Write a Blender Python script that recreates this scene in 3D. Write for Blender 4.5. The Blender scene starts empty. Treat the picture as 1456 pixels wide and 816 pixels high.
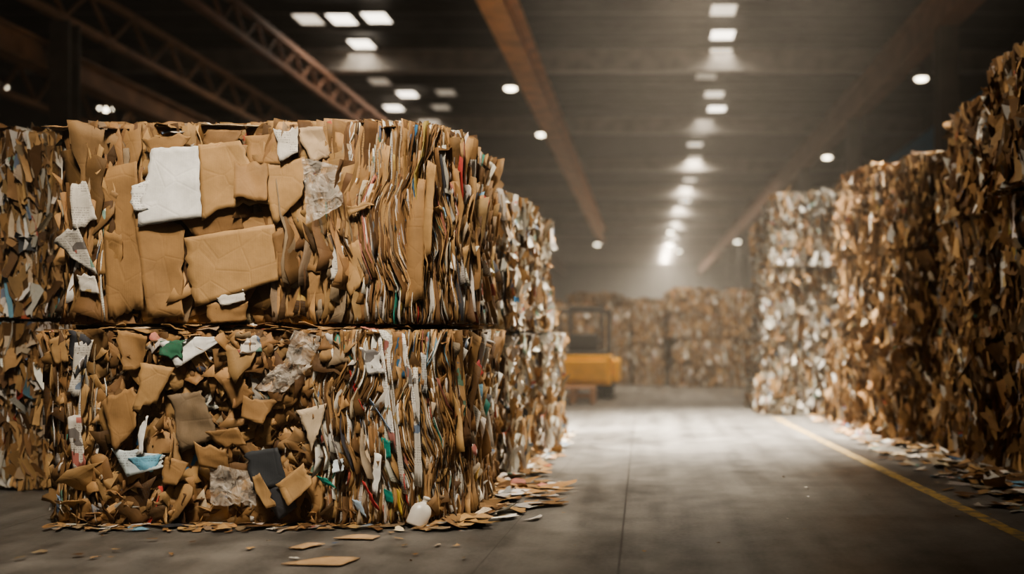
import bpy, math, random
import numpy as np
from mathutils import Vector
random.seed(3)
R = np.random.default_rng(11)
S = bpy.context.scene
COL = S.collection

# ------------------------------------------------------------------ node helpers
def new_mat(name):
    m = bpy.data.materials.new(name); m.use_nodes = True
    nt = m.node_tree
    return m, nt, nt.nodes, nt.links, nt.nodes["Principled BSDF"]

def simple_mat(name, col, rough=0.6, metal=0.0, noise=0.25, nscale=6.0, bump=0.0):
    m, nt, N, L, B = new_mat(name)
    B.inputs["Roughness"].default_value = rough
    B.inputs["Metallic"].default_value = metal
    tc = N.new("ShaderNodeTexCoord")
    nz = N.new("ShaderNodeTexNoise"); nz.inputs["Scale"].default_value = nscale; nz.inputs["Detail"].default_value = 6
    L.new(tc.outputs["Object"], nz.inputs["Vector"])
    rp = N.new("ShaderNodeValToRGB")
    rp.color_ramp.elements[0].position = 0.3; rp.color_ramp.elements[1].position = 0.7
    rp.color_ramp.elements[0].color = (*[c*(1-noise) for c in col], 1)
    rp.color_ramp.elements[1].color = (*[min(1, c*(1+noise)) for c in col], 1)
    L.new(nz.outputs["Fac"], rp.inputs["Fac"]); L.new(rp.outputs["Color"], B.inputs["Base Color"])
    if bump:
        b = N.new("ShaderNodeBump"); b.inputs["Strength"].default_value = bump
        L.new(nz.outputs["Fac"], b.inputs["Height"]); L.new(b.outputs["Normal"], B.inputs["Normal"])
    return m

def math_node(N, L, op, a, b=None, c=None):
    n = N.new("ShaderNodeMath"); n.operation = op
    for i, x in enumerate((a, b, c)):
        if x is None: continue
        if isinstance(x, (int, float)): n.inputs[i].default_value = x
        else: L.new(x, n.inputs[i])
    return n.outputs[0]

def mix(N, L, fac, a, b, blend='MIX'):
    n = N.new("ShaderNodeMix"); n.data_type = 'RGBA'; n.blend_type = blend
    def put(s, x):
        if isinstance(x, (int, float)): s.default_value = x
        elif isinstance(x, tuple): s.default_value = (*x, 1)
        else: L.new(x, s)
    put(n.inputs[0], fac); put(n.inputs[6], a); put(n.inputs[7], b)
    return n.outputs[2]

# ------------------------------------------------------------------ scrap material
def scrap_material():
    m, nt, N, L, B = new_mat("scrap_cardboard")
    at = N.new("ShaderNodeAttribute"); at.attribute_name = "Col"
    uv = N.new("ShaderNodeAttribute"); uv.attribute_name = "fuv"
    nz = N.new("ShaderNodeTexNoise"); nz.inputs["Scale"].default_value = 6; nz.inputs["Detail"].default_value = 8; nz.inputs["Roughness"].default_value = 0.6
    L.new(uv.outputs["Vector"], nz.inputs["Vector"])
    mr = N.new("ShaderNodeMapRange"); mr.inputs[1].default_value = 0.3; mr.inputs[2].default_value = 0.7
    mr.inputs[3].default_value = 0.70; mr.inputs[4].default_value = 1.15
    L.new(nz.outputs["Fac"], mr.inputs[0])
    vm = N.new("ShaderNodeVectorMath"); vm.operation = 'SCALE'
    L.new(at.outputs["Color"], vm.inputs[0]); L.new(mr.outputs[0], vm.inputs["Scale"])
    sep = N.new("ShaderNodeSeparateXYZ"); L.new(uv.outputs["Vector"], sep.inputs[0])
    row = math_node(N, L, 'FRACT', math_node(N, L, 'MULTIPLY', sep.outputs[1], 70.0))
    rowm = math_node(N, L, 'LESS_THAN', row, 0.45)
    mp = N.new("ShaderNodeMapping"); mp.inputs["Scale"].default_value = (160, 35, 1)
    L.new(uv.outputs["Vector"], mp.inputs[0])
    n2 = N.new("ShaderNodeTexNoise"); n2.inputs["Scale"].default_value = 1.0; n2.inputs["Detail"].default_value = 1
    L.new(mp.outputs[0], n2.inputs["Vector"])
    letters = math_node(N, L, 'GREATER_THAN', n2.outputs["Fac"], 0.5)
    n3 = N.new("ShaderNodeTexVoronoi"); n3.inputs["Scale"].default_value = 11; n3.distance = 'CHEBYCHEV'
    L.new(uv.outputs["Vector"], n3.inputs["Vector"])
    sc = N.new("ShaderNodeSeparateColor"); L.new(n3.outputs["Color"], sc.inputs[0])
    textzone = math_node(N, L, 'GREATER_THAN', sc.outputs[0], 0.5)
    text = math_node(N, L, 'MULTIPLY', math_node(N, L, 'MULTIPLY', rowm, letters), textzone)
    block = math_node(N, L, 'LESS_THAN', sc.outputs[0], 0.15)
    ink = N.new("ShaderNodeValToRGB"); ink.color_ramp.interpolation = 'CONSTANT'
    e = ink.color_ramp.elements
    e[0].position = 0; e[0].color = (0.06, 0.12, 0.22, 1); e[1].position = 0.3; e[1].color = (0.36, 0.06, 0.04, 1)
    for p, c in ((0.45, (0.05, 0.18, 0.14)), (0.6, (0.06, 0.05, 0.05)), (0.85, (0.4, 0.26, 0.08))):
        q = e.new(p); q.color = (*c, 1)
    L.new(sc.outputs[1], ink.inputs[0])
    c1 = mix(N, L, math_node(N, L, 'MULTIPLY', math_node(N, L, 'MULTIPLY', text, at.outputs["Alpha"]), 0.55), vm.outputs[0], (0.09, 0.08, 0.08))
    c2 = mix(N, L, math_node(N, L, 'MULTIPLY', math_node(N, L, 'MULTIPLY', block, at.outputs["Alpha"]), 0.8), c1, ink.outputs["Color"])
    L.new(c2, B.inputs["Base Color"])
    B.inputs["Roughness"].default_value = 0.68
    B.inputs["Specular IOR Level"].default_value = 0.3
    vo = N.new("ShaderNodeTexVoronoi"); vo.inputs["Scale"].default_value = 6; vo.feature = 'DISTANCE_TO_EDGE'
    L.new(uv.outputs["Vector"], vo.inputs["Vector"])
    cr = math_node(N, L, 'MINIMUM', math_node(N, L, 'MULTIPLY', vo.outputs["Distance"], 5.0), .25)
    fl = math_node(N, L, 'SINE', math_node(N, L, 'MULTIPLY', sep.outputs[0], 900.0))
    h = math_node(N, L, 'ADD', math_node(N, L, 'MULTIPLY', fl, 0.03), math_node(N, L, 'ADD', nz.outputs["Fac"], cr))
    b = N.new("ShaderNodeBump"); b.inputs["Strength"].default_value = 0.35; b.inputs["Distance"].default_value = 0.011
    L.new(h, b.inputs["Height"]); L.new(b.outputs["Normal"], B.inputs["Normal"])
    return m
M_SCRAP = scrap_material()

def film_material():
    m, nt, N, L, B = new_mat("plastic_film")
    B.inputs["Base Color"].default_value = (0.60, 0.54, 0.46, 1)
    B.inputs["Roughness"].default_value = 0.18
    tc = N.new("ShaderNodeTexCoord"); nz = N.new("ShaderNodeTexNoise"); nz.inputs["Scale"].default_value = 12; nz.inputs["Detail"].default_value = 4
    nz.inputs["Distortion"].default_value = 1.8
    L.new(tc.outputs["Object"], nz.inputs["Vector"])
    b = N.new("ShaderNodeBump"); b.inputs["Strength"].default_value = 0.9; b.inputs["Distance"].default_value = 0.03
    L.new(nz.outputs["Fac"], b.inputs["Height"]); L.new(b.outputs["Normal"], B.inputs["Normal"])
    mr = N.new("ShaderNodeMapRange"); mr.inputs[1].default_value = 0.35; mr.inputs[2].default_value = 0.65
    mr.inputs[3].default_value = 0.15; mr.inputs[4].default_value = 0.65
    L.new(nz.outputs["Fac"], mr.inputs[0]); L.new(mr.outputs[0], B.inputs["Alpha"])
    return m
M_FILM = film_material()

# ------------------------------------------------------------------ mesh accumulator of sheet patches
class Acc:
    def __init__(s): s.V = []; s.F = []; s.C = []; s.U = []; s.n = 0
    def grid(s, W, col, prt, uv):
        N_, nu, nv, _ = W.shape
        s.V.append(W.reshape(-1, 3))
        idx = np.arange(N_*nu*nv).reshape(N_, nu, nv) + s.n
        f = np.stack([idx[:, :-1, :-1], idx[:, 1:, :-1], idx[:, 1:, 1:], idx[:, :-1, 1:]], -1).reshape(-1, 4)
        s.F.append(f)
        c = np.concatenate([col, prt[:, None]], 1)
        s.C.append(np.repeat(c, nu*nv, 0))
        u = np.concatenate([uv, np.zeros(uv.shape[:-1]+(1,))], -1)
        s.U.append(u.reshape(-1, 3)); s.n += N_*nu*nv
    def mesh(s, name, mat, smooth=False):
        V = np.concatenate(s.V).astype(np.float32); F = np.concatenate(s.F).astype(np.int32)
        C = np.concatenate(s.C).astype(np.float32); U = np.concatenate(s.U).astype(np.float32)
        me = bpy.data.meshes.new(name)
        me.vertices.add(len(V)); me.vertices.foreach_set("co", V.ravel())
        me.loops.add(len(F)*4); me.loops.foreach_set("vertex_index", F.ravel())
        me.polygons.add(len(F))
        me.polygons.foreach_set("loop_start", np.arange(0, len(F)*4, 4, dtype=np.int32))
        try: me.polygons.foreach_set("loop_total", np.full(len(F), 4, dtype=np.int32))
        except Exception: pass
        a = me.attributes.new("Col", 'FLOAT_COLOR', 'POINT'); a.data.foreach_set("color", C.ravel())
        b = me.attributes.new("fuv", 'FLOAT_VECTOR', 'POINT'); b.data.foreach_set("vector", U.ravel())
        me.materials.append(mat)
        me.update(calc_edges=True); me.validate()
        if smooth: me.polygons.foreach_set("use_smooth", np.ones(len(me.polygons), dtype=bool))
        return me

KR = np.array([[0.395, 0.245, 0.112], [0.31, 0.182, 0.080], [0.23, 0.129, 0.055], [0.12, 0.064, 0.027], [.26, .19, .12]])
WH = np.array([[0.76, 0.73, 0.66], [0.58, 0.54, 0.47], [0.42, 0.39, 0.34], [.46, .37, .26]])
CO = np.array([[0.05, 0.16, 0.30], [0.40, 0.06, 0.05], [0.03, 0.20, 0.15], [0.05, 0.05, 0.055], [0.05, 0.05, 0.055], [0.18, 0.34, 0.44], [0.38, 0.16, 0.12], [.2, .2, .2], [.45, .35, .12]])
def palette(n, white=0.1, colour=0.03, dark=0.25):
    r = R.random(n)
    kw = np.array([0.28, 0.38, 0.28, dark, .10]); kw /= kw.sum()
    c = KR[R.choice(5, n, p=kw)].copy()
    prt = (R.random(n) < 0.05).astype(float)
    w = r < white
    c[w] = WH[R.choice(4, w.sum())]; prt[w] = (R.random(w.sum()) < 0.5)
    k = (r >= white) & (r < white+colour)
    c[k] = CO[R.choice(len(CO), k.sum())]; prt[k] = 0
    c *= R.uniform(0.66, 1.22, (n, 1)); c *= R.uniform(0.97, 1.03, (n, 3))
    return np.clip(c, 0, 0.85), prt

def nrm(a): return a/np.maximum(np.linalg.norm(a, axis=-1, keepdims=True), 1e-9)

def flakes(acc, P, Nn, T, U, w, l, phi, theta, psi, off, col, prt, nu=4, nv=6, bend=0.05, curve=0.04, crumple=0.003, jag=0.07, zlim=None, fold=0.35, warp=0.0, famp=.4):
    n = len(P)
    a = np.linspace(-.5, .5, nu)[None, :, None]*np.ones((n, 1, nv))
    b = np.linspace(-.5, .5, nv)[None, None, :]*np.ones((n, nu, 1))
    g = lambda x: x[:, None, None]
    tap = g(R.uniform(-.7, .7, n)); shear = g(R.uniform(-.4, .4, n))
    cut = g(R.normal(0, .35, n))            # slanted ends
    X = a*g(w)*(1+tap*b)
    Y = b*g(l)+shear*a*g(w)+cut*a*g(np.minimum(w, l))*np.sign(b)*2*np.abs(b)
    J = R.normal(0, 1, (n, nu, nv, 2))
    ea = (np.abs(a) > .49).astype(float); eb = (np.abs(b) > .49).astype(float)
    X = X+J[..., 0]*ea*jag*g(w)*0.6; Y = Y+J[..., 1]*eb*jag*g(np.minimum(w, l))
    X = X+g(R.normal(0, curve, n))*g(l)*(b*b*2-.3) + g(R.normal(0, curve*.3, n))*g(l)*np.sin(b*7)
    uv = np.stack([X+g(R.uniform(0, 50, n)), Y+g(R.uniform(0, 50, n))], -1)
    Z = g(R.normal(0, bend, n))*g(w)*(a*a*4-.4)+g(R.normal(0, bend*.6, n))*g(l)*(b*b*2-.3)
    al = g(R.uniform(0, 6.28, n))
    Z = Z+(R.random(n) < fold)[:, None, None]*g(R.normal(0, famp, n))*np.maximum(0, a*np.cos(al)+b*np.sin(al)-.05)*g(np.minimum(w, l))
    Z = Z+R.normal(0, 1, (n, nu, nv))*crumple
    cp, sp = np.cos(g(phi)), np.sin(g(phi)); X, Y = X*cp-Y*sp, X*sp+Y*cp
    ct, st = np.cos(g(theta)), np.sin(g(theta)); X, Z = X*ct+Z*st, -X*st+Z*ct
    cq, sq = np.cos(g(psi)), np.sin(g(psi)); Y, Z = Y*cq-Z*sq, Y*sq+Z*cq
    e = lambda x: x[:, None, None, :]
    if warp:
        s_ = g((P*T).sum(-1)); zz = g(P[:, 2])+Y
        X = X+warp*(np.sin(4.2*zz+2.6*s_)+.5*np.sin(9*zz+6*s_+1)+.25*np.sin(21*zz+11*s_))
    Wd = e(P)+e(Nn)*(Z+g(off))[..., None]+e(T)*X[..., None]+e(U)*Y[..., None]
    if zlim is not None:
        Wd[..., 2] = np.clip(Wd[..., 2], zlim[0]+R.uniform(0, .02, (n, 1, 1)), zlim[1]-R.uniform(0, .02, (n, 1, 1)))
    acc.grid(Wd, col, prt, uv)

class Bale:
    """compressed bale: dark core plus layered sheets; origin at base centre"""
    def __init__(s, L, W, H, r=(0.12, 0.12, 0.07), bulge=0.025, seed=0, top_extra=0.0):
        s.h = np.array([L/2, W/2, H/2]); s.r = np.array(r); s.acc = Acc(); s.ph = np.random.default_rng(seed).uniform(0, 6.28, 6)
        s.b = bulge; s.H = H; s.zl = (0.0, H+top_extra)
        for f in range(6):
            g = np.linspace(-1, 1, 18); uu, vv = np.meshgrid(g, g, indexing='ij')
            P, Nn, T, U = s.at(f, uu.ravel(), vv.ravel())
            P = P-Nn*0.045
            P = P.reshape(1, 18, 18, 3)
            s.acc.grid(P, np.array([[0.03, 0.017, 0.009]]), np.zeros(1), P[..., :2])  # near-black core puts the shade of the gaps into the colour
    def at(s, f, u, v, z=None):
        o = np.ones_like(u); h = s.h
        if z is not None: v = (z-h[2])/h[2]
        p = {0: (u, -o, v), 1: (o, u, v), 2: (-u, o, v), 3: (-o, -u, v), 4: (u, v, o), 5: (u, -v, -o)}[f]
        p = np.stack(p, -1)*h
        q = np.clip(p, -(h-s.r), h-s.r)
        d = nrm((p-q)/s.r); pos = q+d*s.r; n = nrm(d/s.r)
        if f < 4:       # keep sheets upright on the sides
            n = n.copy(); n[:, 2] *= .25; n = nrm(n)
        bl = s.b*(np.sin(3.3*pos[:, 0]+2*pos[:, 2]+s.ph[0])+np.sin(5.1*pos[:, 2]+s.ph[1])+np.sin(4.2*pos[:, 1]+3.1*pos[:, 2]+s.ph[2])+.6*np.sin(11*pos[:, 0]+9*pos[:, 1]+s.ph[3])+.4*np.sin(17*pos[:, 2]+8*pos[:, 0]+s.ph[4]))*.5
        pos = pos+n*bl[:, None]*(1.0 if f < 4 else 0.2)
        up = np.array([0, 0, 1.0]) if f < 4 else np.array([0, 1.0, 0])
        T = nrm(np.cross(up[None], n)); U = nrm(np.cross(n, T))
        pos = pos+np.array([0, 0, h[2]])
        return pos, n, T, U
    def add(s, f, n, u=(-1, 1), v=(-1, 1), w=(.05, .15), l=(.1, .3), phi=.2, th=(0, .3), psi=.15, off=(0, .03), pal=dict(), ordered=False, warp=.02, **k):
        if n <= 0: return
        uu = R.uniform(u[0], u[1], n); vv = R.uniform(v[0], v[1], n); ll = R.uniform(*l, n)
        if f < 4:
            z = (vv+1)/2*s.H; m = ll*.5*R.uniform(.9, 1.12, n)
            z = np.clip(z, np.minimum(m, s.H/2), np.maximum(s.H-m, s.H/2))
            P, Nn, T, U = s.at(f, uu, vv, z)
        else: P, Nn, T, U = s.at(f, uu, vv)
        th_ = R.uniform(th[0], th[1], n)*np.where(R.random(n) < (.9 if ordered else .5), 1, -1)
        c, p = palette(n, **pal)
        ww = R.uniform(*w, n)
        of = R.uniform(*off, n)-ww*.5*np.abs(np.sin(th_))*.9      # tilted sheets sink into the bale
        flakes(s.acc, P, Nn, T, U, ww, ll, R.normal(0, phi, n), th_, R.normal(0, psi, n), of, c, p, zlim=s.zl if f < 4 else None, warp=warp if f < 4 else 0, **k)

def place(me, loc, rotz=0, scale=(1, 1, 1), name="cardboard_bale", solid=0):
    o = bpy.data.objects.new(name, me); COL.objects.link(o)
    o.location = loc; o.rotation_euler = (0, 0, rotz); o.scale = scale
    if solid:
        md = o.modifiers.new("thickness", 'SOLIDIFY'); md.thickness = solid; md.offset = 0
    return o

# ------------------------------------------------------------------ main (hero) bales
def hero_bale(lower):
    if lower: b = Bale(2.42, 1.60, 1.16, r=(.30, .30, .08), bulge=.036, seed=5)
    else:     b = Bale(2.33, 1.56, 1.19, r=(.28, .32, .11), bulge=.036, seed=9, top_extra=.015)
    b.add(0, 340, w=(.08, .22), l=(.35, .75), phi=.05, th=(.02, .3), psi=.02, off=(-.03, .008), pal=dict(white=.01, colour=.0, dark=.6), nu=4, nv=8, ordered=True)  # recessed backing, high dark share adds gap shade by colour
    if lower:
        b.add(0, 480, u=(-1, .5), w=(.03, .10), l=(.05, .16), phi=.9, th=(.05, .8), psi=.3, off=(0.0, .035), pal=dict(white=.06, colour=.012, dark=.5), nu=4, nv=4, fold=.7, crumple=.004, jag=.14)
        b.add(0, 330, u=(-1, .5), w=(.03, .08), l=(.08, .3), phi=.5, th=(.5, 1.4), psi=.15, off=(0.005, .035), pal=dict(white=.12, colour=.012, dark=.35), nu=3)
        b.add(0, 420, u=(-1, .5), w=(.09, .22), l=(.10, .28), phi=.7, th=(.05, .42), psi=.16, off=(0.01, .05), pal=dict(white=.035, colour=.008, dark=.25), nu=5, nv=5, fold=.9, crumple=.004, jag=.10, famp=.45)
        b.add(0, 120, u=(-1, -.74), w=(.05, .12), l=(.3, .75), phi=.08, th=(.3, .9), psi=.04, off=(.01, .04), pal=dict(white=.3, colour=.01, dark=.2), nv=8)
        b.add(0, 1150, u=(.33, 1.), w=(.05, .10), l=(.25, .9), phi=.07, th=(.9, 1.54), psi=.03, off=(-.005, .05), ordered=True, pal=dict(white=.22, colour=.035, dark=.5), nu=3, nv=11, curve=.025, fold=.3, warp=.04)
        b.add(0, 150, u=(.3, .95), w=(.04, .11), l=(.2, .6), phi=.12, th=(.1, .9), psi=.04, off=(.012, .05), pal=dict(white=.4, colour=.04, dark=.15), nv=8, warp=.04)
        b.add(0, 200, u=(.3, 1), w=(.03, .14), l=(.05, .2), phi=.7, th=(.0, .7), psi=.22, off=(.01, .045), pal=dict(white=.2, colour=.05, dark=.25), nv=4, fold=.7, jag=.14)
    else:
        b.add(0, 360, u=(-1, .5), w=(.03, .08), l=(.15, .55), phi=.10, th=(.7, 1.45), psi=.04, off=(0.0, .035), pal=dict(white=.03, colour=.005, dark=.45), nu=3, nv=8)
        b.add(0, 170, u=(-.95, .5), w=(.05, .15), l=(.08, .26), phi=.5, th=(0, .5), psi=.14, off=(0.0, .04), pal=dict(white=.06, colour=.008, dark=.3), nu=5, nv=5, fold=.7, jag=.12, famp=.3)
        b.add(0, 210, u=(-.92, .36), w=(.13, .32), l=(.25, .6), phi=.13, th=(.04, .26), psi=.05, off=(.015, .06), pal=dict(white=.0, colour=0, dark=.2), nu=6, nv=8, jag=.05, fold=.9, crumple=.003, famp=.25)
        b.add(0, 130, u=(-1, -.74), w=(.05, .12), l=(.25, .7), phi=.1, th=(.2, 1.), psi=.05, off=(.005, .045), pal=dict(white=.3, colour=.01, dark=.2), nv=8)
        b.add(0, 250, u=(.2, .66), w=(.08, .21), l=(.4, 1.0), phi=.09, th=(.3, 1.0), psi=.03, off=(.005, .055), ordered=True, pal=dict(white=.02, colour=.0, dark=.3), nu=5, nv=11, curve=.045, jag=.04, fold=.4, warp=.045, famp=.25)
        b.add(0, 1200, u=(.52, 1.), w=(.05, .09), l=(.3, 1.), phi=.05, th=(1.0, 1.54), psi=.03, off=(-.005, .045), ordered=True, pal=dict(white=.22, colour=.06, dark=.5), nu=3, nv=11, curve=.025, fold=.3, warp=.04)
        b.add(0, 110, u=(-.7, .95), v=(.6, .98), w=(.06, .18), l=(.08, .24), phi=.6, th=(0, .4), psi=.16, off=(.01, .045), pal=dict(white=.12, colour=.01, dark=.2), nu=5, nv=5, fold=.7, famp=.3)
    b.add(1, 1800, w=(.05, .11), l=(.2, .85), phi=.09, th=(.8, 1.52), psi=.06, off=(0, .06), ordered=True, pal=dict(white=.26, colour=.04, dark=.4), nu=3, nv=9, curve=.035, fold=.3, warp=.04)
    b.add(1, 380, w=(.04, .14), l=(.08, .3), phi=.5, th=(.0, 1.0), psi=.25, off=(0, .055), pal=dict(white=.33, colour=.03, dark=.2), nu=5, nv=5, fold=.7)
    b.add(3, 700, w=(.05, .14), l=(.2, .7), phi=.1, th=(.5, 1.4), psi=.05, off=(0, .03), pal=dict(white=.15, colour=.02), nv=7)
    b.add(2, 350, w=(.08, .2), l=(.2, .6), phi=.15, th=(.2, 1.2), psi=.05, off=(0, .03), pal=dict(white=.15, colour=.02))
    b.add(4, 420, w=(.1, .28), l=(.12, .4), phi=1.5, th=(0, .07), psi=.05, off=(-.01, .01), pal=dict(white=.08, colour=.02), nu=5, nv=5, famp=.1)
    b.add(4, 40, v=(-.97, -.82), w=(.08, .28), l=(.06, .16), phi=.4, th=(0, .08), psi=.12, off=(-.02, .005), pal=dict(white=.1, colour=.01), nu=6, nv=5, famp=.2)
    b.add(4, 30, u=(.84, .97), w=(.08, .2), l=(.1, .3), phi=.3, th=(0, .12), psi=.08, off=(-.02, .005), pal=dict(white=.15, colour=.02), nu=6, nv=5, famp=.2)
    for f in (0, 1): b.add(f, 110, v=(-1, -.94), w=(.05, .18), l=(.04, .13), phi=.7, th=(0, .5), psi=.5, off=(.0, .035), pal=dict(white=.12, colour=.01), nu=5, nv=4)
    for f in (0, 1): b.add(f, 140, v=(.92, 1), w=(.05, .18), l=(.04, .14), phi=.7, th=(0, .5), psi=.5, off=(.0, .035), pal=dict(white=.14, colour=.02), nu=5, nv=4)
    return b

YF = 5.9
lowB = hero_bale(True); upB = hero_bale(False)
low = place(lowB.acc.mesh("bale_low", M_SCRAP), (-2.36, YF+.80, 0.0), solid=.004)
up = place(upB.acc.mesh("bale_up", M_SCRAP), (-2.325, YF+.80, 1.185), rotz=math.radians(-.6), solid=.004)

# individual recognisable sheets on the front of the two hero bales (image pixel coordinates laid on the face plane; each pixel = 4.17 mm)
def fx(u): return -3.58+(u-55)*.00417
def fz(v): return (745-v)*.00417
hero_acc = Acc(); film_acc = Acc()
def sheet(c, off, col, prt=0, n=9, cr=.003, acc=None, jag=.002, bow=0.0, crease=.12, tear=.010):
    acc = acc or hero_acc
    c = [(fx(a)+R.normal(0, .006), fz(b)+R.normal(0, .006)) for a, b in c]
    if isinstance(off, (int, float)): off = [off+R.uniform(-.015, .02) for _ in range(4)]
    off = [.062+(o_-.05)*.85 for o_ in off]
    s, t = np.meshgrid(np.linspace(0, 1, n), np.linspace(0, 1, n), indexing='ij')
    w = [(1-s)*(1-t), s*(1-t), s*t, (1-s)*t]
    X = sum(w[i]*c[i][0] for i in range(4)); Z = sum(w[i]*c[i][1] for i in range(4)); O = sum(w[i]*off[i] for i in range(4))
    ph = R.uniform(0, 6.28, 4)
    size = math.dist(c[0], c[2])
    for _ in range(2):          # crisp fold lines
        al = R.uniform(0, 6.28); dd = np.maximum(0, (s-.5)*math.cos(al)+(t-.5)*math.sin(al)-R.uniform(-.05, .25))
        O = O+dd*size*R.normal(0, crease)
    O = O+bow*np.sin(s*3.14)*np.sin(t*3.14)+cr*.5*(np.sin(s*9+t*5+ph[0])+np.sin(t*11-s*4+ph[1]))+R.normal(0, cr*.3, s.shape)
    e = ((s < .01) | (s > .99) | (t < .01) | (t > .99)).astype(float)
    X = X+e*R.normal(0, jag, s.shape); Z = Z+e*R.normal(0, jag, s.shape)
    for side in R.choice(4, R.integers(1, 3), replace=False):      # torn sides
        prof = np.interp(np.arange(n), np.linspace(0, n-1, 5), R.uniform(-1.6, .6, 5))+R.normal(0, .4, n)
        prof = prof*tear*(1+size)
        if side == 0: X = X-(1-s)**2*prof[None, :]
        elif side == 1: X = X+s**2*prof[None, :]
        elif side == 2: Z = Z+(1-t)**2*prof[:, None]
        else: Z = Z-t**2*prof[:, None]
    Wd = np.stack([X, YF-O, Z], -1)[None]
    uv = np.stack([X+R.uniform(0, 40), Z+R.uniform(0, 40)], -1)[None]
    acc.grid(Wd, np.array([col], dtype=float), np.array([float(prt)]), uv)
K1 = (.395, .245, .112); K2 = (.315, .186, .082); K3 = (.23, .131, .057); W1 = (.78, .76, .71); W2 = (.58, .54, .47)
# upper bale
sheet([(150, 245), (205, 232), (215, 440), (160, 452)], .055, K2, n=12, crease=.05)
sheet([(205, 300), (268, 320), (275, 452), (222, 450)], .06, K2, n=12, crease=.05)
sheet([(396, 330), (440, 322), (438, 400), (402, 395)], .06, K3)
sheet([(268, 338), (396, 318), (402, 398), (280, 436)], [.08, .09, .085, .08], K1, n=14, crease=.05)
sheet([(330, 300), (420, 300), (400, 385), (345, 392)], .065, K2)
sheet([(255, 300), (350, 290), (352, 330), (290, 342)], [.09, .10, .07, .07], K3)  # darker sheet, shade under the lip above put into its colour
sheet([(288, 208), (352, 206), (396, 292), (298, 312)], [.09, .10, .12, .13], K1, n=14, crease=.05)
sheet([(230, 214), (292, 211), (298, 312), (206, 324)], [.115, .12, .15, .14], W1, n=14, cr=.003, crease=.04, tear=.006)
sheet([(204, 268), (236, 258), (240, 300), (206, 304)], [.13, .13, .13, .14], W1, prt=1)
sheet([(343, 232), (388, 238), (394, 292), (348, 285)], [.11, .10, .15, .14], K2)
sheet([(372, 238), (440, 226), (444, 278), (398, 322)], [.09, .08, .12, .10], K1, n=10, crease=.05)
sheet([(352, 196), (420, 190), (414, 236), (362, 236)], [.06, .07, .10, .09], K2)
sheet([(398, 190), (430, 188), (430, 222), (404, 232)], [.09, .09, .11, .11], W2, prt=1)
sheet([(428, 186), (466, 182), (476, 230), (446, 236)], [.08, .08, .10, .10], (.50, .37, .24))
sheet([(300, 186), (352, 188), (342, 212), (296, 214)], [.06, .07, .09, .08], K3)
sheet([(210, 196), (280, 192), (262, 222), (225, 226)], [.06, .06, .08, .08], K2)
sheet([(108, 262), (132, 250), (146, 318), (118, 330)], [.06, .06, .08, .08], W2, prt=1)
sheet([(84, 340), (122, 318), (150, 392), (112, 366)], [.05, .08, .08, .06], W2, prt=1)
sheet([(120, 390), (146, 392), (150, 420), (124, 412)], .07, W2, prt=1)
sheet([(312, 415), (352, 408), (356, 428), (322, 436)], .09, W2)
sheet([(476, 350), (496, 352), (494, 400), (474, 396)], .07, W2, prt=1)
sheet([(438, 330), (470, 330), (472, 440), (440, 442)], .06, K2)
sheet([(400, 398), (436, 400), (432, 452), (404, 450)], .06, K3)
sheet([(300, 432), (360, 426), (356, 456), (306, 456)], .06, K2)
sheet([(498, 350), (520, 340), (524, 410), (496, 425)], .08, K1)
sheet([(500, 296), (530, 288), (534, 296), (504, 310)], .11, K1)
for u0, u1, v0, v1, c in ((536, 560, 205, 440, K1), (560, 578, 215, 430, K3), (575, 604, 250, 445, K2), (600, 618, 230, 380, K1), (508, 530, 200, 300, K2)):
    sheet([(u0+6, v0), (u1+4, v0+8), (u1-2, v1-20), (u0-6, v1)], [.03, .06, .07, .02], c, n=11, bow=.03, crease=.04, tear=.006)
sheet([(436, 228), (488, 240), (494, 292), (446, 322)], [.11, .11, .11, .12], (1, 1, 1), acc=film_acc, n=14, cr=.010)
# lower bale
sheet([(236, 478), (330, 474), (320, 486), (262, 520)], [.08, .08, .08, .09], W1, n=10)
sheet([(236, 482), (272, 480), (270, 506), (240, 504)], .10, (.04, .14, .08), prt=1)
sheet([(350, 476), (378, 476), (380, 498), (354, 500)], .09, W2, prt=1)
sheet([(80, 478), (112, 476), (110, 515), (88, 520)], .07, K1)
sheet([(122, 486), (142, 480), (122, 560), (106, 560)], .07, W2, prt=1)
sheet([(108, 590), (126, 586), (130, 660), (112, 668)], .06, W2, prt=1)
sheet([(214, 515), (256, 520), (232, 572), (202, 584)], [.10, .10, .12, .12], K1)
sheet([(156, 565), (205, 545), (212, 600), (176, 636)], [.08, .09, .11, .09], K2, n=11)
sheet([(176, 470), (222, 478), (214, 520), (190, 530)], .08, K2)
sheet([(252, 560), (300, 552), (316, 620), (262, 640)], .08, (.20, .145, .09), n=12, cr=.010)
sheet([(170, 630), (236, 642), (240, 662), (196, 672)], [.10, .10, .11, .10], (.52, .58, .58), prt=1, crease=.3)
sheet([(196, 648), (238, 640), (230, 668), (206, 664)], [.11, .11, .12, .11], (.16, .38, .50), prt=1, crease=.3)
sheet([(212, 596), (222, 590), (214, 640), (204, 642)], .11, W1)
sheet([(286, 625), (330, 636), (332, 668), (290, 660)], .09, K2)
sheet([(430, 578), (470, 572), (462, 610), (448, 642)], [.10, .09, .10, .10], (.55, .44, .31))
sheet([(356, 640), (404, 630), (416, 690), (364, 690)], .085, (.045, .048, .052), n=10)
sheet([(376, 690), (414, 684), (428, 716), (402, 736)], .09, (.06, .06, .065), n=10)
sheet([(364, 672), (388, 668), (404, 708), (384, 716)], .115, K1)
sheet([(402, 684), (444, 654), (454, 680), (420, 712)], .11, K1)
sheet([(246, 645), (276, 655), (262, 690), (240, 684)], .09, K2)
sheet([(300, 610), (352, 604), (360, 632), (320, 634)], [.10, .11, .08, .08], K2)
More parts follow.
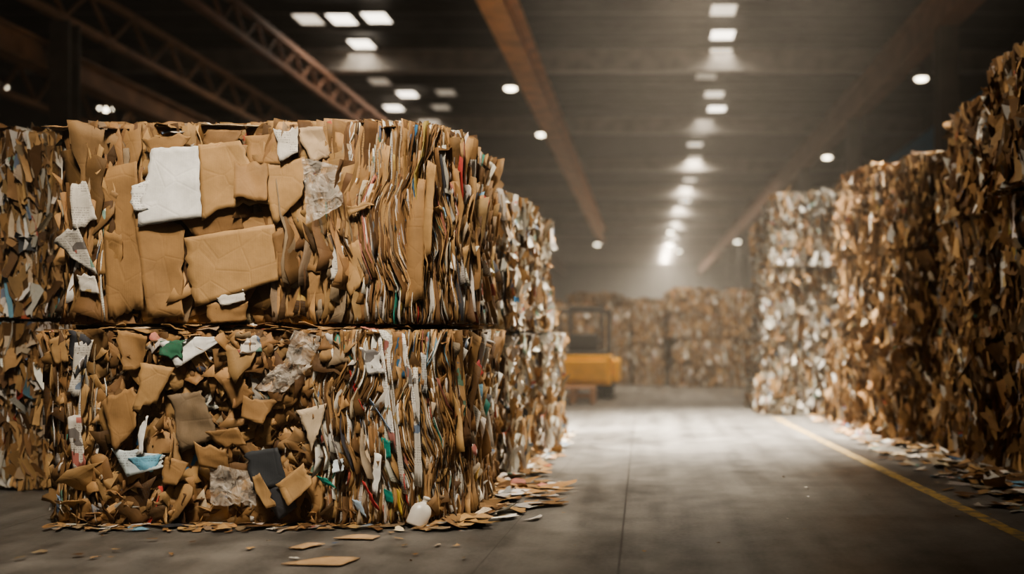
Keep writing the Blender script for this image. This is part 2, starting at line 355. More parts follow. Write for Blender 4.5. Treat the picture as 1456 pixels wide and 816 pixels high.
sheet([(355, 560), (400, 566), (382, 600), (350, 592)], .09, K2)
sheet([(320, 540), (352, 530), (372, 560), (340, 580)], .08, K3)
sheet([(480, 650), (496, 646), (494, 666), (482, 668)], .10, (.55, .62, .66))
sheet([(516, 492), (546, 500), (552, 528), (526, 530)], .11, W1, prt=1)
for u0, v0, u1, v1, wd, c, p in ((494, 520, 508, 560, 6, (.42, .04, .04), 0), (502, 540, 516, 582, 5, (.42, .05, .05), 0), (534, 470, 556, 640, 11, W1, 1),
        (550, 500, 572, 700, 10, W2, 1), (570, 470, 590, 600, 9, W1, 1), (588, 520, 594, 690, 9, W2, 1), (524, 560, 556, 610, 6, (.22, .30, .42), 0), (546, 618, 550, 650, 12, (.02, .22, .17), 0),
        (548, 690, 550, 716, 13, (.02, .22, .17), 0), (456, 672, 470, 690, 13, (.03, .25, .19), 0), (572, 668, 578, 712, 7, (.45, .06, .05), 0), (566, 690, 570, 728, 6, (.6, .42, .08), 0),
        (520, 680, 534, 720, 6, (.42, .05, .05), 0), (538, 640, 530, 700, 9, W1, 0), (600, 500, 606, 560, 8, (.45, .45, .43), 1), (505, 705, 512, 730, 11, (.35, .44, .52), 0)):
    sheet([(u0, v0), (u0+wd, v0+4), (u1+wd, v1), (u1, v1-4)], [.06, .08, .08, .05], c, prt=p, n=8, cr=.003, crease=.05, tear=.003)
sheet([(430, 470), (466, 478), (452, 520), (412, 512)], [.12, .11, .11, .13], (1, 1, 1), acc=film_acc, n=14, cr=.012)
sheet([(402, 512), (452, 516), (414, 556), (372, 552)], [.11, .11, .10, .12], (1, 1, 1), acc=film_acc, n=14, cr=.012)
sheet([(300, 655), (372, 668), (372, 716), (310, 716)], .10, (1, 1, 1), acc=film_acc, n=14, cr=.008)
# flat sheets squeezed out between the two bales and over the top edge
def ledge(n, z, ex, zs, x0=-3.45, x1=-1.35):
    P = np.stack([R.uniform(x0, x1, n), np.full(n, YF+.03), z+R.uniform(-zs, zs, n)], -1); o = np.ones((n, 1))
    c, p = palette(n, white=.14, colour=.02, dark=.25)
    flakes(hero_acc, P, o*[0, 0, 1.], o*[1., 0, 0], o*[0, 1., 0], R.uniform(.08, .34, n), R.uniform(*ex, n), R.normal(0, .25, n), R.normal(0, .05, n), R.normal(.12, .16, n), np.zeros(n), c, p, nu=6, nv=5, jag=.1, fold=.8, famp=.2, crumple=.003)
ledge(28, 1.172, (.08, .20), .008)
ledge(14, 2.355, (.10, .20), .006)
hs = bpy.data.objects.new("torn_sheets", hero_acc.mesh("torn_sheets", M_SCRAP)); COL.objects.link(hs)
md = hs.modifiers.new("thickness", 'SOLIDIFY'); md.thickness = .0045; md.offset = 0
hf = bpy.data.objects.new("plastic_wrap", film_acc.mesh("plastic_wrap", M_FILM, smooth=True)); COL.objects.link(hf)
for o in (hs, hf):
    o.parent = low; o.location = (-low.location.x, -low.location.y, -low.location.z)

def lathe(name, prof, seg=24, mat=None, sx=1, sy=1):
    vs = []; fs = []
    for r, z in prof:
        for i in range(seg):
            a = 2*math.pi*i/seg; vs.append((r*math.cos(a)*sx, r*math.sin(a)*sy, z))
    for j in range(len(prof)-1):
        for i in range(seg):
            k = (i+1) % seg; fs.append((j*seg+i, j*seg+k, (j+1)*seg+k, (j+1)*seg+i))
    fs.append(tuple(range(seg))[::-1]); fs.append(tuple((len(prof)-1)*seg+i for i in range(seg)))
    me = bpy.data.meshes.new(name); me.from_pydata(vs, [], fs); me.update()
    for p in me.polygons: p.use_smooth = True
    if mat: me.materials.append(mat)
    return me
M_JUG = simple_mat("jug_plastic", (.56, .52, .46), .35, noise=.12)
jug = bpy.data.objects.new("plastic_jug", lathe("jug", [(.02, 0), (.06, .0), (.07, .012), (.072, .11), (.06, .14), (.03, .165), (.022, .17), (.022, .19), (.026, .19), (.026, .21), (.01, .212)], mat=M_JUG, sy=.6))
COL.objects.link(jug); jug.location = (fx(594), YF-.10, .012); jug.rotation_euler = (math.radians(-12), math.radians(24), .2)
jug.scale = (.85, .85, .85)

# ------------------------------------------------------------------ generic bale variants (shared meshes)
def variant(seed, white, colour, dark, dens=1.0, size=(1.6, 1.6, 1.05), shag=1.0):
    b = Bale(*size, r=(.2, .2, .12), bulge=.075, seed=seed)
    for f in range(4):
        d = dens*(1 if f != 2 else .7)
        b.add(f, int(120*d), w=(.12, .25), l=(.2, .45), phi=.15, th=(0, .3), psi=.06, off=(-.03, .0), pal=dict(white=white*.4, colour=0, dark=dark+.4), nv=5)
        b.add(f, int(1300*d), w=(.05, .12), l=(.12, .5), phi=.14*shag, th=(.6, 1.45), psi=.10*shag, off=(-.02, .06), pal=dict(white=white, colour=colour, dark=dark), nu=3, nv=7, ordered=True, warp=.03)
        b.add(f, int(700*d), w=(.03, .12), l=(.06, .28), phi=.35*shag, th=(0.1, 1.1), psi=.28*shag, off=(.0, .08), pal=dict(white=white*1.3, colour=colour, dark=dark*.7), nu=4, nv=5, jag=.14, fold=.6)
    b.add(4, 300, w=(.1, .25), l=(.1, .3), phi=1.5, th=(0, .2), psi=.15, off=(-.01, .02), pal=dict(white=white, colour=colour, dark=dark), nu=4, nv=4)
    b.add(4, 150, w=(.04, .12), l=(.05, .16), phi=1.5, th=(0, .9), psi=.6, off=(.0, .03), pal=dict(white=white*1.5, colour=colour, dark=dark), nu=4, nv=4)
    return b.acc.mesh("bale_variant", M_SCRAP)
VB = [variant(20+i, .09, .008, .42) for i in range(3)]
VW = [variant(40+i, .52, .012, .14) for i in range(2)]
VM = [variant(60+i, .22, .010, .25) for i in range(2)]
def bale(x0, x1, y0, y1, z0, z1, meshes, flip=None):
    me = random.choice(meshes); k = random.choice([0, 1, 2, 3]) if flip is None else flip
    sx, sy = (x1-x0-.04)/1.6, (y1-y0-.08)/1.6
    if k % 2: sx, sy = sy, sx
    jx = random.uniform(-.05, .05)
    return place(me, ((x0+x1)/2+jx, (y0+y1)/2, z0), rotz=k*math.pi/2+random.uniform(-.04, .04), scale=(sx, sy, (z1-z0)/1.05))
for (x0, x1, y0, y1, ms) in ((-2.7, -1.08, 7.72, 9.25, VW), (-2.62, -1.0, 9.32, 10.9, VW), (-4.4, -2.8, 7.72, 9.25, VB), (-4.4, -2.7, 9.32, 10.9, VB)):
    bale(x0, x1, y0, y1, 0, 1.13, ms); bale(x0-.02, x1-.03, y0, y1, 1.14, 2.26, ms)
# neighbouring stack further left, set back
for (x0, x1, y0, y1) in ((-5.85, -4.25, 7.1, 8.6), (-7.5, -5.9, 7.1, 8.7), (-9.2, -7.6, 7.2, 8.8), (-6.1, -4.5, 8.7, 10.3), (-7.8, -6.2, 8.8, 10.4)):
    bale(x0, x1, y0, y1, 0, 1.22, VM if y0 < 8 else VB); bale(x0, x1-.03, y0, y1, 1.23, 2.58, VM if y0 < 8 else VB)
# right rows
for (x0, y0, y1, ms, H) in ((2.95, 4.9, 6.55, VB, 3.25), (2.95, 6.6, 8.2, VB, 3.36), (2.90, 8.25, 9.85, VB, 3.22), (2.66, 9.9, 11.5, VB, 2.96), (2.56, 11.5, 13.2, VB, 3.06), (1.78, 13.6, 15.3, VW, 3.02), (1.90, 15.4, 17.0, VM, 2.95)):
    for c in range(2 if x0 > 2 else 1):
        xa = x0+c*1.66
        zs = [0, H*.34, H*.67, H+random.uniform(-.05, .05)]
        for i in range(3):
            bale(xa+random.uniform(-.06, .06), xa+1.6, y0, y1, zs[i]+.005*i-(.02 if i else 0), zs[i+1], ms)
bale(3.45, 5.0, 13.6, 15.2, 0, 1.05, VM); bale(3.45, 5.0, 13.6, 15.2, 1.06, 2.1, VM)
far = [(-6.2, -4.9, 1.7, VM), (-4.85, -3.6, 1.62, VB), (-3.55, -2.3, 1.72, VM), (-2.25, -1.1, 1.66, VM), (-1.05, -.28, 1.60, VM), (-.25, .5, 1.72, VM), (.57, 1.53, 1.98, VM), (1.6, 2.5, 1.96, VM), (2.55, 3.6, 2.2, VB)]
for x0, x1, H, ms in far:
    y0 = 20.2 if x0 > .5 else 21.0+random.uniform(-.3, .3)
    bale(x0, x1, y0, y0+1.3, 0, H*.5, ms); bale(x0, x1, y0, y0+1.3, H*.5+.005, H, ms)
for i in range(7):
    x0 = -5+i*1.5; H = random.uniform(1.7, 2.1)
    bale(x0, x0+1.4, 25, 26.5, 0, H*.5, VM); bale(x0, x0+1.4, 25, 26.5, H*.5+.01, H, VB)

# ------------------------------------------------------------------ floor debris
da = Acc()
def scatter(n, xr, yr, w, l, white=.2, z=.008, tilt=.12, hz=0.0):
    P = np.stack([R.uniform(*xr, n), R.uniform(*yr, n), z+R.uniform(0, 1, n)*hz], -1)
    o = np.ones((n, 1))
    c, p = palette(n, white=white, colour=.03, dark=.2)
    flakes(da, P, o*[0, 0, 1.], o*[1., 0, 0], o*[0, 1., 0], R.uniform(*w, n), R.uniform(*l, n), R.uniform(0, 6.28, n), R.normal(0, tilt, n), R.normal(0, tilt, n), np.full(n, .004), c, p,
           nu=4, nv=4, crumple=.002, zlim=(.002, 1), bend=.04, fold=.4, jag=.16)
scatter(130, (-3.5, -1.1), (5.70, 5.93), (.02, .13), (.03, .15))
scatter(80, (-1.2, -.95), (5.8, 7.8), (.04, .16), (.05, .24), white=.25, hz=.03)
scatter(60, (-1.1, -.60), (6.0, 7.5), (.03, .17), (.04, .26), white=.2, hz=.01)
scatter(120, (-1.05, -.8), (7.8, 11), (.05, .16), (.06, .2), white=.4, hz=.03)
scatter(260, (2.5, 2.95), (6.3, 10), (.04, .17), (.05, .24), white=.35, hz=.04, tilt=.2)
scatter(90, (2.15, 2.6), (6.3, 10), (.02, .12), (.02, .17), white=.4)
scatter(110, (2.2, 2.65), (10, 13.6), (.03, .13), (.04, .17), white=.35, hz=.03)
scatter(60, (-1.2, 2.2), (4.6, 15), (.006, .025), (.008, .03), white=.3)
scatter(30, (-3.2, -.8), (4.9, 5.7), (.01, .04), (.015, .06))
scatter(30, (-.2, 2.4), (16, 20), (.03, .1), (.03, .1))
deb = bpy.data.objects.new("paper_debris", da.mesh("paper_debris", M_SCRAP)); COL.objects.link(deb)
def floor_scrap(pts, z=.012):
    a = Acc(); n = 6
    s, t = np.meshgrid(np.linspace(0, 1, n), np.linspace(0, 1, n), indexing='ij')
    w = [(1-s)*(1-t), s*(1-t), s*t, (1-s)*t]
    X = sum(w[i]*pts[i][0] for i in range(4)); Y = sum(w[i]*pts[i][1] for i in range(4))
    Z = z+.012*np.sin(s*3)*np.sin(t*3)+R.uniform(0, .003, s.shape)
    a.grid(np.stack([X, Y, Z], -1)[None], np.array([[.44, .29, .16]]), np.zeros(1), np.stack([X, Y], -1)[None])
    o = bpy.data.objects.new("cardboard_scrap", a.mesh("cardboard_scrap", M_SCRAP)); COL.objects.link(o)
    m_ = o.modifiers.new("t", 'SOLIDIFY'); m_.thickness = .005
floor_scrap([(-1.77, 4.86), (-1.47, 4.83), (-1.42, 4.99), (-1.60, 5.02)])
floor_scrap([(-1.86, 5.22), (-1.78, 5.20), (-1.70, 5.32), (-1.80, 5.34)])
floor_scrap([(-1.70, 5.46), (-1.48, 5.44), (-1.46, 5.52), (-1.64, 5.54)])

# ------------------------------------------------------------------ box builder
def boxes_obj(name, boxes, mat, parent=None, bevel=0.0):
    vs = []; fs = []
    for (x0, x1, y0, y1, z0, z1) in boxes:
        b = len(vs)
        vs += [(x0, y0, z0), (x1, y0, z0), (x1, y1, z0), (x0, y1, z0), (x0, y0, z1), (x1, y0, z1), (x1, y1, z1), (x0, y1, z1)]
        fs += [tuple(b+i for i in f) for f in ((0, 3, 2, 1), (4, 5, 6, 7), (0, 1, 5, 4), (1, 2, 6, 5), (2, 3, 7, 6), (3, 0, 4, 7))]
    me = bpy.data.meshes.new(name); me.from_pydata(vs, [], fs); me.update(); me.materials.append(mat)
    o = bpy.data.objects.new(name, me); COL.objects.link(o)
    if bevel:
        m_ = o.modifiers.new("bevel", 'BEVEL'); m_.width = bevel; m_.segments = 2
    if parent: o.parent = parent
    return o

# ------------------------------------------------------------------ floor
def floor_mat():
    m, nt, N, L, B = new_mat("concrete_floor")
    tc = N.new("ShaderNodeTexCoord"); sep = N.new("ShaderNodeSeparateXYZ"); L.new(tc.outputs["Object"], sep.inputs[0])
    n1 = N.new("ShaderNodeTexNoise"); n1.inputs["Scale"].default_value = .8; n1.inputs["Detail"].default_value = 8; n1.inputs["Roughness"].default_value = .65
    L.new(tc.outputs["Object"], n1.inputs["Vector"])
    mp = N.new("ShaderNodeMapping"); mp.inputs["Scale"].default_value = (4, .25, 1); L.new(tc.outputs["Object"], mp.inputs[0])
    n2 = N.new("ShaderNodeTexNoise"); n2.inputs["Scale"].default_value = 1.2; n2.inputs["Detail"].default_value = 6; L.new(mp.outputs[0], n2.inputs["Vector"])
    n3 = N.new("ShaderNodeTexNoise"); n3.inputs["Scale"].default_value = 38; n3.inputs["Detail"].default_value = 6; n3.inputs["Roughness"].default_value = .7; L.new(tc.outputs["Object"], n3.inputs["Vector"])
    n4 = N.new("ShaderNodeTexNoise"); n4.inputs["Scale"].default_value = 5; n4.inputs["Detail"].default_value = 6; L.new(tc.outputs["Object"], n4.inputs["Vector"])
    rp = N.new("ShaderNodeValToRGB"); rp.color_ramp.elements[0].position = .42; rp.color_ramp.elements[1].position = .59
    rp.color_ramp.elements[0].color = (.055, .051, .046, 1); rp.color_ramp.elements[1].color = (.185, .171, .153, 1)
    mixf = math_node(N, L, 'ADD', math_node(N, L, 'MULTIPLY', n1.outputs["Fac"], .34), math_node(N, L, 'ADD', math_node(N, L, 'MULTIPLY', n2.outputs["Fac"], .24), math_node(N, L, 'ADD', math_node(N, L, 'MULTIPLY', n3.outputs["Fac"], .22), math_node(N, L, 'MULTIPLY', n4.outputs["Fac"], .2))))
    L.new(mixf, rp.inputs[0])
    wob = math_node(N, L, 'MULTIPLY', math_node(N, L, 'SUBTRACT', n3.outputs["Fac"], .5), .012)
    def line(coord, off, per, hw):
        a = math_node(N, L, 'ADD', math_node(N, L, 'SUBTRACT', coord, off), wob)
        f = math_node(N, L, 'ABSOLUTE', math_node(N, L, 'SUBTRACT', math_node(N, L, 'FRACT', math_node(N, L, 'ADD', math_node(N, L, 'DIVIDE', a, per), .5)), .5))
        return math_node(N, L, 'LESS_THAN', f, hw/per)
    lx = line(sep.outputs[0], -.12, 3.6, .006); ly = line(sep.outputs[1], 7.4, 4.2, .006)
    sk = math_node(N, L, 'ADD', sep.outputs[0], math_node(N, L, 'MULTIPLY', sep.outputs[1], -.04))
    lc = line(sk, -1.0, 40, .003)
    ln = math_node(N, L, 'MAXIMUM', math_node(N, L, 'MAXIMUM', lx, ly), lc)
    c = mix(N, L, math_node(N, L, 'MULTIPLY', ln, .7), rp.outputs["Color"], (.022, .019, .016))
    L.new(c, B.inputs["Base Color"])
    rr = N.new("ShaderNodeMapRange"); rr.inputs[1].default_value = .3; rr.inputs[2].default_value = .7; rr.inputs[3].default_value = .32; rr.inputs[4].default_value = .6
    L.new(n1.outputs["Fac"], rr.inputs[0]); L.new(rr.outputs[0], B.inputs["Roughness"])
    b = N.new("ShaderNodeBump"); b.inputs["Strength"].default_value = .35; b.inputs["Distance"].default_value = .01
    L.new(mixf, b.inputs["Height"]); L.new(b.outputs["Normal"], B.inputs["Normal"])
    return m
XL, XR, Y0, Y1, HC = -16, 8.5, -10, 92, 7.9
boxes_obj("floor", [(XL, XR, Y0, Y1, -.2, 0)], floor_mat())
def paint_mat():
    m, nt, N, L, B = new_mat("worn_yellow_paint")
    tc = N.new("ShaderNodeTexCoord"); n = N.new("ShaderNodeTexNoise"); n.inputs["Scale"].default_value = 14; n.inputs["Detail"].default_value = 8
    L.new(tc.outputs["Object"], n.inputs["Vector"])
    rp = N.new("ShaderNodeValToRGB"); rp.color_ramp.elements[0].position = .36; rp.color_ramp.elements[1].position = .58
    rp.color_ramp.elements[0].color = (.15, .125, .085, 1); rp.color_ramp.elements[1].color = (.42, .28, .09, 1)
    L.new(n.outputs["Fac"], rp.inputs[0]); L.new(rp.outputs[0], B.inputs["Base Color"]); B.inputs["Roughness"].default_value = .6
    return m
me = bpy.data.meshes.new("yellow_floor_line")
pts = [(2.30, 2.0), (2.13, 5.3), (1.93, 9.0), (1.74, 13.2)]
vs = []
for x, y in pts: vs += [(x-.05, y, .002), (x+.05, y, .002)]
me.from_pydata(vs, [], [(0, 1, 3, 2), (2, 3, 5, 4), (4, 5, 7, 6)]); me.materials.append(paint_mat())
o = bpy.data.objects.new("yellow_floor_line", me); COL.objects.link(o)

# ------------------------------------------------------------------ building
M_WALL = simple_mat("wall_cladding", (.07, .064, .058), .7, noise=.3, nscale=1.5)
M_CEIL = simple_mat("roof_deck", (.026, .025, .025), .7, noise=.3, nscale=2)
M_STEEL = simple_mat("painted_steel", (.065, .061, .056), .5, noise=.25, nscale=3)
M_PURL = simple_mat("frame_steel", (.34, .31, .28), .5, noise=.25, nscale=3)
M_COLM = simple_mat("column_steel", (.14, .125, .11), .5, noise=.25, nscale=3)
M_RUST = simple_mat("orange_primer_steel", (.74, .38, .18), .6, noise=.25, nscale=2.5)
M_RUST2 = simple_mat("brown_primer_steel", (.32, .18, .105), .6, noise=.3, nscale=2.5)
M_RUST3 = simple_mat("dull_red_steel", (.22, .11, .068), .6, noise=.3, nscale=2.5)
M_BLUE = simple_mat("blue_cladding", (.03, .34, .66), .6, noise=.15)
boxes_obj("wall_left", [(XL-.2, XL, Y0, Y1, 0, HC)], M_WALL)
boxes_obj("wall_right", [(XR, XR+.2, Y0, Y1, 0, HC)], M_WALL)
boxes_obj("wall_far", [(XL, XR, Y1, Y1+.2, 0, HC)], M_WALL)
boxes_obj("wall_back", [(XL, XR, Y0-.2, Y0, 0, HC)], M_WALL)
boxes_obj("ceiling", [(XL, XR, Y0, Y1, HC, HC+.15)], M_CEIL)
boxes_obj("trim_1", [(XR-.05, XR, 24, 40, 5.2, 7.1)], M_BLUE)
pb = []
y = 1.0
while y < Y1-.3:
    pb.append((XL, XR, y, y+.06, HC-.18, HC)); pb.append((XL, XR, y-.04, y+.1, HC-.2, HC-.18)); y += 1.22
boxes_obj("roof_purlins", pb, M_STEEL)
fb = []
frames = [1.4+7.3*i for i in range(13)]
for fy in frames:
    fb += [(XL, XR, fy-.16, fy+.16, 7.20, 7.24), (XL, XR, fy-.02, fy+.02, 7.24, 7.66), (XL, XR, fy-.16, fy+.16, 7.66, 7.70)]
boxes_obj("roof_frame_beams", fb, M_PURL)
def ibeam_y(name, x, z0, z1, w, mat, y0=Y0+.1, y1=Y1-.1):
    return boxes_obj(name, [(x-w/2, x+w/2, y0, y1, z0, z0+.04), (x-.03, x+.03, y0, y1, z0+.04, z1-.04), (x-w/2, x+w/2, y0, y1, z1-.04, z1)], mat)
ibeam_y("crane_rail_beam", -2.50, 6.5, 7.19, .44, M_RUST, 4, 60)
ibeam_y("crane_rail_beam", 5.05, 6.2, 6.9, .36, M_RUST3)
def truss_y(name, x, z0, z1, mat, step=.7):
    b = [(x-.07, x+.07, Y0+.1, Y1-.1, z0, z0+.11), (x-.07, x+.07, Y0+.1, Y1-.1, z1-.11, z1)]
    me_o = boxes_obj(name, b, mat)
    vs = []; fs = []
    y = 2.0; k = 0
    while y < 70:
        a, c = (z0+.1, z1-.1) if k % 2 == 0 else (z1-.1, z0+.1)
        i = len(vs)
        for dx in (-.03, .03):
            vs += [(x+dx, y-.03, a), (x+dx, y+.03, a), (x+dx, y+step+.03, c), (x+dx, y+step-.03, c)]
        fs += [(i, i+1, i+2, i+3), (i+4, i+7, i+6, i+5), (i, i+3, i+7, i+4), (i+1, i+5, i+6, i+2)]
        y += step; k += 1
    m2 = bpy.data.meshes.new("lattice"); m2.from_pydata(vs, [], fs); m2.materials.append(mat)
    o2 = bpy.data.objects.new("lattice", m2); COL.objects.link(o2); o2.parent = me_o
truss_y("lattice_truss", -9.3, 6.1, 6.9, M_RUST2)
truss_y("lattice_truss", -7.2, 6.35, 7.0, M_RUST3, .5)
truss_y("lattice_truss", -11.6, 5.4, 6.2, M_RUST2, .5)
ibeam_y("crane_rail_beam", -9.6, 5.3, 5.75, .3, M_RUST2)
def column(x, y, h=7.18, w=.32):
    o = boxes_obj("steel_column", [(-w/2, w/2, -w/2, -w/2+.04, 0, h), (-w/2, w/2, w/2-.04, w/2, 0, h), (-.02, .02, -w/2+.04, w/2-.04, 0, h), (-w/2-.08, w/2+.08, -w/2-.08, w/2+.08, 0, .03)], M_COLM)
    o.location = (x, y, 0)
for fy in frames[2:9]:
    column(-9.3, fy, 6.09); column(5.05, fy+.6, 6.19)

# ------------------------------------------------------------------ skylights and lamps
def emat(name, c, s):
    m, nt, N, L, B = new_mat(name)
    B.inputs["Base Color"].default_value = (.8, .8, .8, 1); B.inputs["Emission Color"].default_value = (*c, 1); B.inputs["Emission Strength"].default_value = s
    return m
M_SKY = emat("skylight_glazing", (1, .88, .72), 4.2); M_SKYM = emat("skylight_glazing_grimy", (1, .86, .68), 1.3); M_SKYD = emat("skylight_glazing_dusty", (1, .85, .66), .3); M_LAMP = emat("lamp_glow", (1, .87, .64), 11)
def sky_mesh(mat, w=.50, l=.72):
    vs = [(-w/2, -l/2, 0), (w/2, -l/2, 0), (w/2, l/2, 0), (-w/2, l/2, 0)]; fs = [(0, 3, 2, 1)]
    def bx(x0, x1, y0, y1, z0, z1):
        b = len(vs); vs.extend([(x0, y0, z0), (x1, y0, z0), (x1, y1, z0), (x0, y1, z0), (x0, y0, z1), (x1, y0, z1), (x1, y1, z1), (x0, y1, z1)])
        fs.extend([tuple(b+i for i in f) for f in ((0, 3, 2, 1), (4, 5, 6, 7), (0, 1, 5, 4), (1, 2, 6, 5), (2, 3, 7, 6), (3, 0, 4, 7))])
    e = .05
    bx(-w/2-e, -w/2, -l/2-e, l/2+e, -.02, .03); bx(w/2, w/2+e, -l/2-e, l/2+e, -.02, .03); bx(-w/2, w/2, -l/2-e, -l/2, -.02, .03); bx(-w/2, w/2, l/2, l/2+e, -.02, .03)
    me = bpy.data.meshes.new("skylight"); me.from_pydata(vs, [], fs); me.materials.append(mat); me.materials.append(M_STEEL)
    for i, p in enumerate(me.polygons): p.material_index = 0 if i == 0 else 1
    return me
SM, SG, SD = sky_mesh(M_SKY), sky_mesh(M_SKYM), sky_mesh(M_SKYD)
def skylight(x, y, me=None):
    o = bpy.data.objects.new("skylight", me or SM); COL.objects.link(o); o.location = (x, y, HC-.24)
for x, y, m_ in ((-7.0, 20.8, SG), (-6.3, 20.8, SM), (-5.55, 20.7, SM), (-6.4, 22.6, SM), (-7.1, 24.0, SM), (-6.2, 24.0, SD), (-6.5, 27.4, SM), (-7.3, 29.1, SM), (-6.4, 31, SG), (-7.1, 31.2, SD), (-6.9, 26, SD), (-5.9, 29, SD), (-6.7, 34, SD), (-6.6, 37, SG), (-6.6, 42, SD), (-5.2, 23.8, SD), (-5.4, 27.2, SD)):
    skylight(x, y, m_)
for x, y, m_ in ((1.55, 18.9, SD), (1.62, 20.2, SG), (1.74, 21.9, SM), (1.8, 23.3, SG), (1.6, 25.4, SD), (1.95, 27.4, SG), (2.15, 29.2, SM), (1.9, 31, SM), (1.85, 32.8, SG), (1.8, 34.8, SG), (1.95, 37.5, SD), (1.9, 40, SM), (2, 43, SG), (2, 46, SD), (2.1, 50, SM), (2.1, 56, SG), (1.9, 62, SD), (2, 68, SM), (2, 76, SG)):
    skylight(x, y, m_)
lamp_shade = lathe("shade", [(.06, .30), (.08, .22), (.22, .05), (.25, 0), (.24, 0)], mat=M_STEEL)
lamp_bulb = lathe("bulb", [(.02, .02), (.14, .02), (.14, -.02), (.1, -.05), (.02, -.055)], mat=M_LAMP)
def lamp(x, y, z, s=1):
    r = bpy.data.objects.new("high_bay_lamp", None); COL.objects.link(r); r.location = (x, y, z)
    for n_, me_ in (("shade", lamp_shade), ("bulb", lamp_bulb)):
        o = bpy.data.objects.new(n_, me_); COL.objects.link(o); o.parent = r
    o = boxes_obj("stem", [(-.012, .012, -.012, .012, .28, 7.65-z)], M_STEEL); o.parent = r
lamp(-3.1, 23.2, 6.8); lamp(-3.1, 30.2, 7.1); lamp(-12.0, 22.2, 6.1); lamp(-14.6, 22.6, 6.7); lamp(5.6, 30.4, 6.45)
lamp(6.5, 23.3, 7.05); lamp(-2.6, 56, 6.0); lamp(2.2, 62, 6.1); lamp(1.2, 44, 5.5); lamp(1.4, 52, 5.7); lamp(4.9, 52, 5.8)

# ------------------------------------------------------------------ forklift + pallet
fk = bpy.data.objects.new("forklift", None); COL.objects.link(fk); fk.location = (-1.02, 17.3, 0)
M_YEL = simple_mat("forklift_yellow", (.82, .40, .012), .45, noise=.12); M_DARK = simple_mat("forklift_dark", (.05, .045, .04), .6); M_TYRE = simple_mat("tyre_rubber", (.02, .02, .02), .85)
boxes_obj("counterweight", [(-.52, .48, -.75, -.25, .24, .74), (-.46, .42, -.8, -.75, .3, .66)], M_YEL, fk, .04)
boxes_obj("chassis", [(-.48, .44, -.25, .8, .22, .55), (-.5, .46, .1, .25, .55, .72)], M_YEL, fk, .03)
boxes_obj("side_tank", [(.48, .62, -.6, .4, .28, .66)], M_YEL, fk, .03)
boxes_obj("seat", [(-.25, .25, -.2, .3, .74, .84), (-.25, .25, -.28, -.18, .84, 1.1)], M_DARK, fk, .03)
boxes_obj("engine_cover", [(-.4, .4, -.7, .3, .74, .80)], M_DARK, fk, .02)
boxes_obj("overhead_guard", [(-.5, -.46, -.6, -.56, .72, 1.5), (.4, .44, -.6, -.56, .72, 1.5), (-.5, -.46, .6, .64, .5, 1.5), (.4, .44, .6, .64, .5, 1.5), (-.5, .44, -.6, -.55, 1.46, 1.51), (-.5, .44, .6, .65, 1.46, 1.51), (-.5, -.45, -.55, .6, 1.46, 1.51), (.39, .44, -.55, .6, 1.46, 1.51)]+[(-.3+i*.17, -.27+i*.17, -.55, .6, 1.47, 1.5) for i in range(4)], M_DARK, fk)
boxes_obj("mast", [(-.35, -.28, .82, .92, .08, 1.6), (.23, .3, .82, .92, .08, 1.6), (-.35, .3, .84, .9, 1.54, 1.6), (-.35, .3, .84, .9, .9, .96)], M_DARK, fk)
boxes_obj("forks", [(-.28, -.18, .95, 1.95, .06, .1), (.13, .23, .95, 1.95, .06, .1), (-.4, .35, .92, .97, .1, .5)], M_DARK, fk)
wm = lathe("wheel", [(.1, -.09), (.2, -.09), (.23, -.06), (.23, .06), (.2, .09), (.1, .09)], mat=M_TYRE)
for i, (x, y) in enumerate(((-.44, -.5), (.4, -.5), (-.44, .55), (.4, .55))):
    o = bpy.data.objects.new("wheel_%d" % (i+1), wm); COL.objects.link(o); o.parent = fk; o.location = (x, y, .23); o.rotation_euler = (0, math.pi/2, 0)
boxes_obj("steering_column", [(-.03, .03, .35, .4, .55, .98), (-.16, .16, .28, .32, .98, 1.01)], M_DARK, fk)
M_WOOD = simple_mat("pallet_wood", (.44, .24, .13), .75, noise=.25, nscale=10)
pl = []
for k in range(2):
    z = k*.13
    for i in range(5): pl.append((-.5, .5, -.4+i*.18, -.4+i*.18+.1, z+.1, z+.125))
    for i in range(3): pl.append((-.5+i*.45, -.4+i*.45, -.4, .42, z, z+.1))
o = boxes_obj("wooden_pallet", pl, M_WOOD); o.location = (-1.12, 15.9, 0); o.scale = (.7, .8, 1)

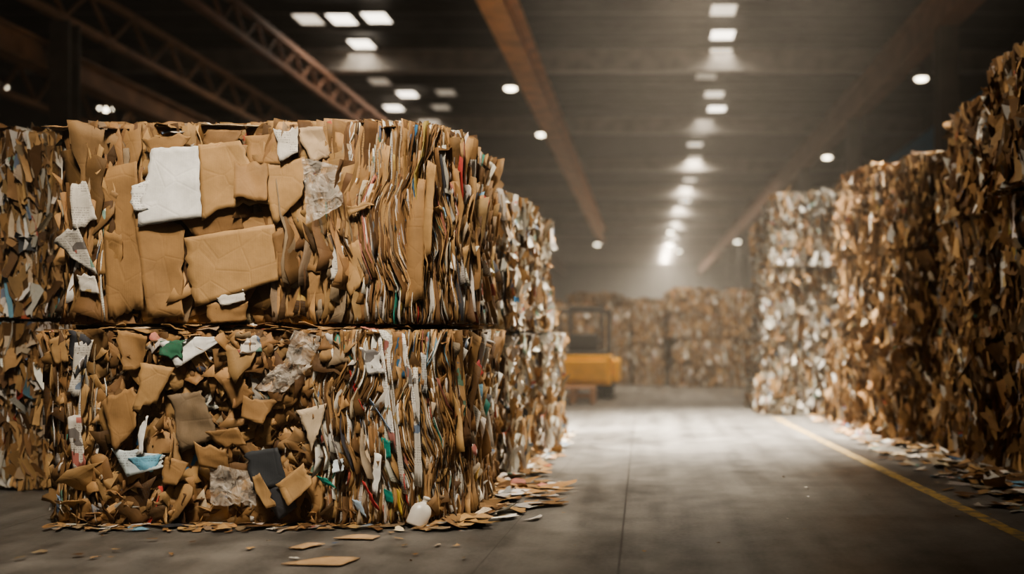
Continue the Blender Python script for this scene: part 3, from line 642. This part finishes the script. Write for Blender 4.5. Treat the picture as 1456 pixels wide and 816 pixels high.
# ------------------------------------------------------------------ lights (roof glazing daylight, plus added key, fill and side lights)
def area(name, loc, target, sx, sy, e, col=(1, .885, .735), spread=180):
    l = bpy.data.lights.new(name, 'AREA'); l.shape = 'RECTANGLE'; l.size = sx; l.size_y = sy; l.energy = e; l.color = col; l.spread = math.radians(spread)
    o = bpy.data.objects.new(name, l); COL.objects.link(o); o.location = loc
    o.rotation_euler = (Vector(target)-Vector(loc)).to_track_quat('-Z', 'Y').to_euler()
    return o
area("added_key", (-1.3, 1.2, 7.5), (-2.2, 6, 1.7), 1.2, 1.1, 225, spread=56)  # key light added out of view to brighten the hero bale fronts
area("added_fill", (1, -4, 7.3), (0, 2, 0), 5, 4, 55, spread=160)  # added soft fill behind the camera, no glazing there
area("skylight_pool", (.7, 11.8, 7.5), (.55, 11.8, 0), 1.0, 4.0, 950, (1, .91, .78), 50)
area("added_aisle_right", (4.2, 8.8, 7.5), (-1.1, 9.2, 1.3), 1.0, 2.2, 460, (1, .90, .75), 54)  # added light for the aisle-facing sides of the left stacks
area("added_aisle_left", (-2.4, 7.6, 7.5), (2.9, 8.6, 1.8), 1.0, 2.0, 110, (1, .90, .76), 60)  # added light lifting the aisle faces of the right stacks
area("added_mid", (.8, 16.3, 7.6), (0, 20.5, .5), .6, 3, 600, (1, .86, .69), 100)  # added light out of view, aimed at the far row fronts
area("skylight_row_near", (1.85, 28, 7.62), (1.85, 28, 0), .5, 14, 190, (1, .90, .76), 150)
area("skylight_row_far", (1.9, 52, 7.62), (1.9, 52, 0), .5, 30, 2000, (1, .89, .73), 160)
area("skylight_row_left", (-6.6, 32, 7.62), (-6.6, 32, 0), .6, 24, 330, (1, .90, .76), 150)
area("skylight_end", (1.9, 80, 7.62), (1.9, 80, 0), .5, 20, 4500, (1, .89, .73), 160)

w = bpy.data.worlds.new("World"); S.world = w; w.use_nodes = True
wn = w.node_tree
wn.nodes["Background"].inputs[0].default_value = (.5, .46, .41, 1); wn.nodes["Background"].inputs[1].default_value = .05
vs_ = wn.nodes.new("ShaderNodeVolumeScatter")      # thin dust in the air
vs_.inputs["Color"].default_value = (.96, .88, .77, 1); vs_.inputs["Density"].default_value = .0042; vs_.inputs["Anisotropy"].default_value = .1
wn.links.new(vs_.outputs[0], wn.nodes["World Output"].inputs["Volume"])

# ------------------------------------------------------------------ camera
cd = bpy.data.cameras.new("camera"); cam = bpy.data.objects.new("camera", cd); COL.objects.link(cam)
cam.location = (0, 0, 1.15); cam.rotation_euler = (math.radians(90), 0, 0)
cd.lens = 35; cd.sensor_width = 36; cd.shift_x = -187/1456; cd.shift_y = 62/1456
cd.clip_end = 200; cd.dof.use_dof = True; cd.dof.focus_distance = 5.9; cd.dof.aperture_fstop = .66
S.camera = cam
try: S.view_settings.look = 'AgX - Medium High Contrast'
except Exception as ex: print(ex)
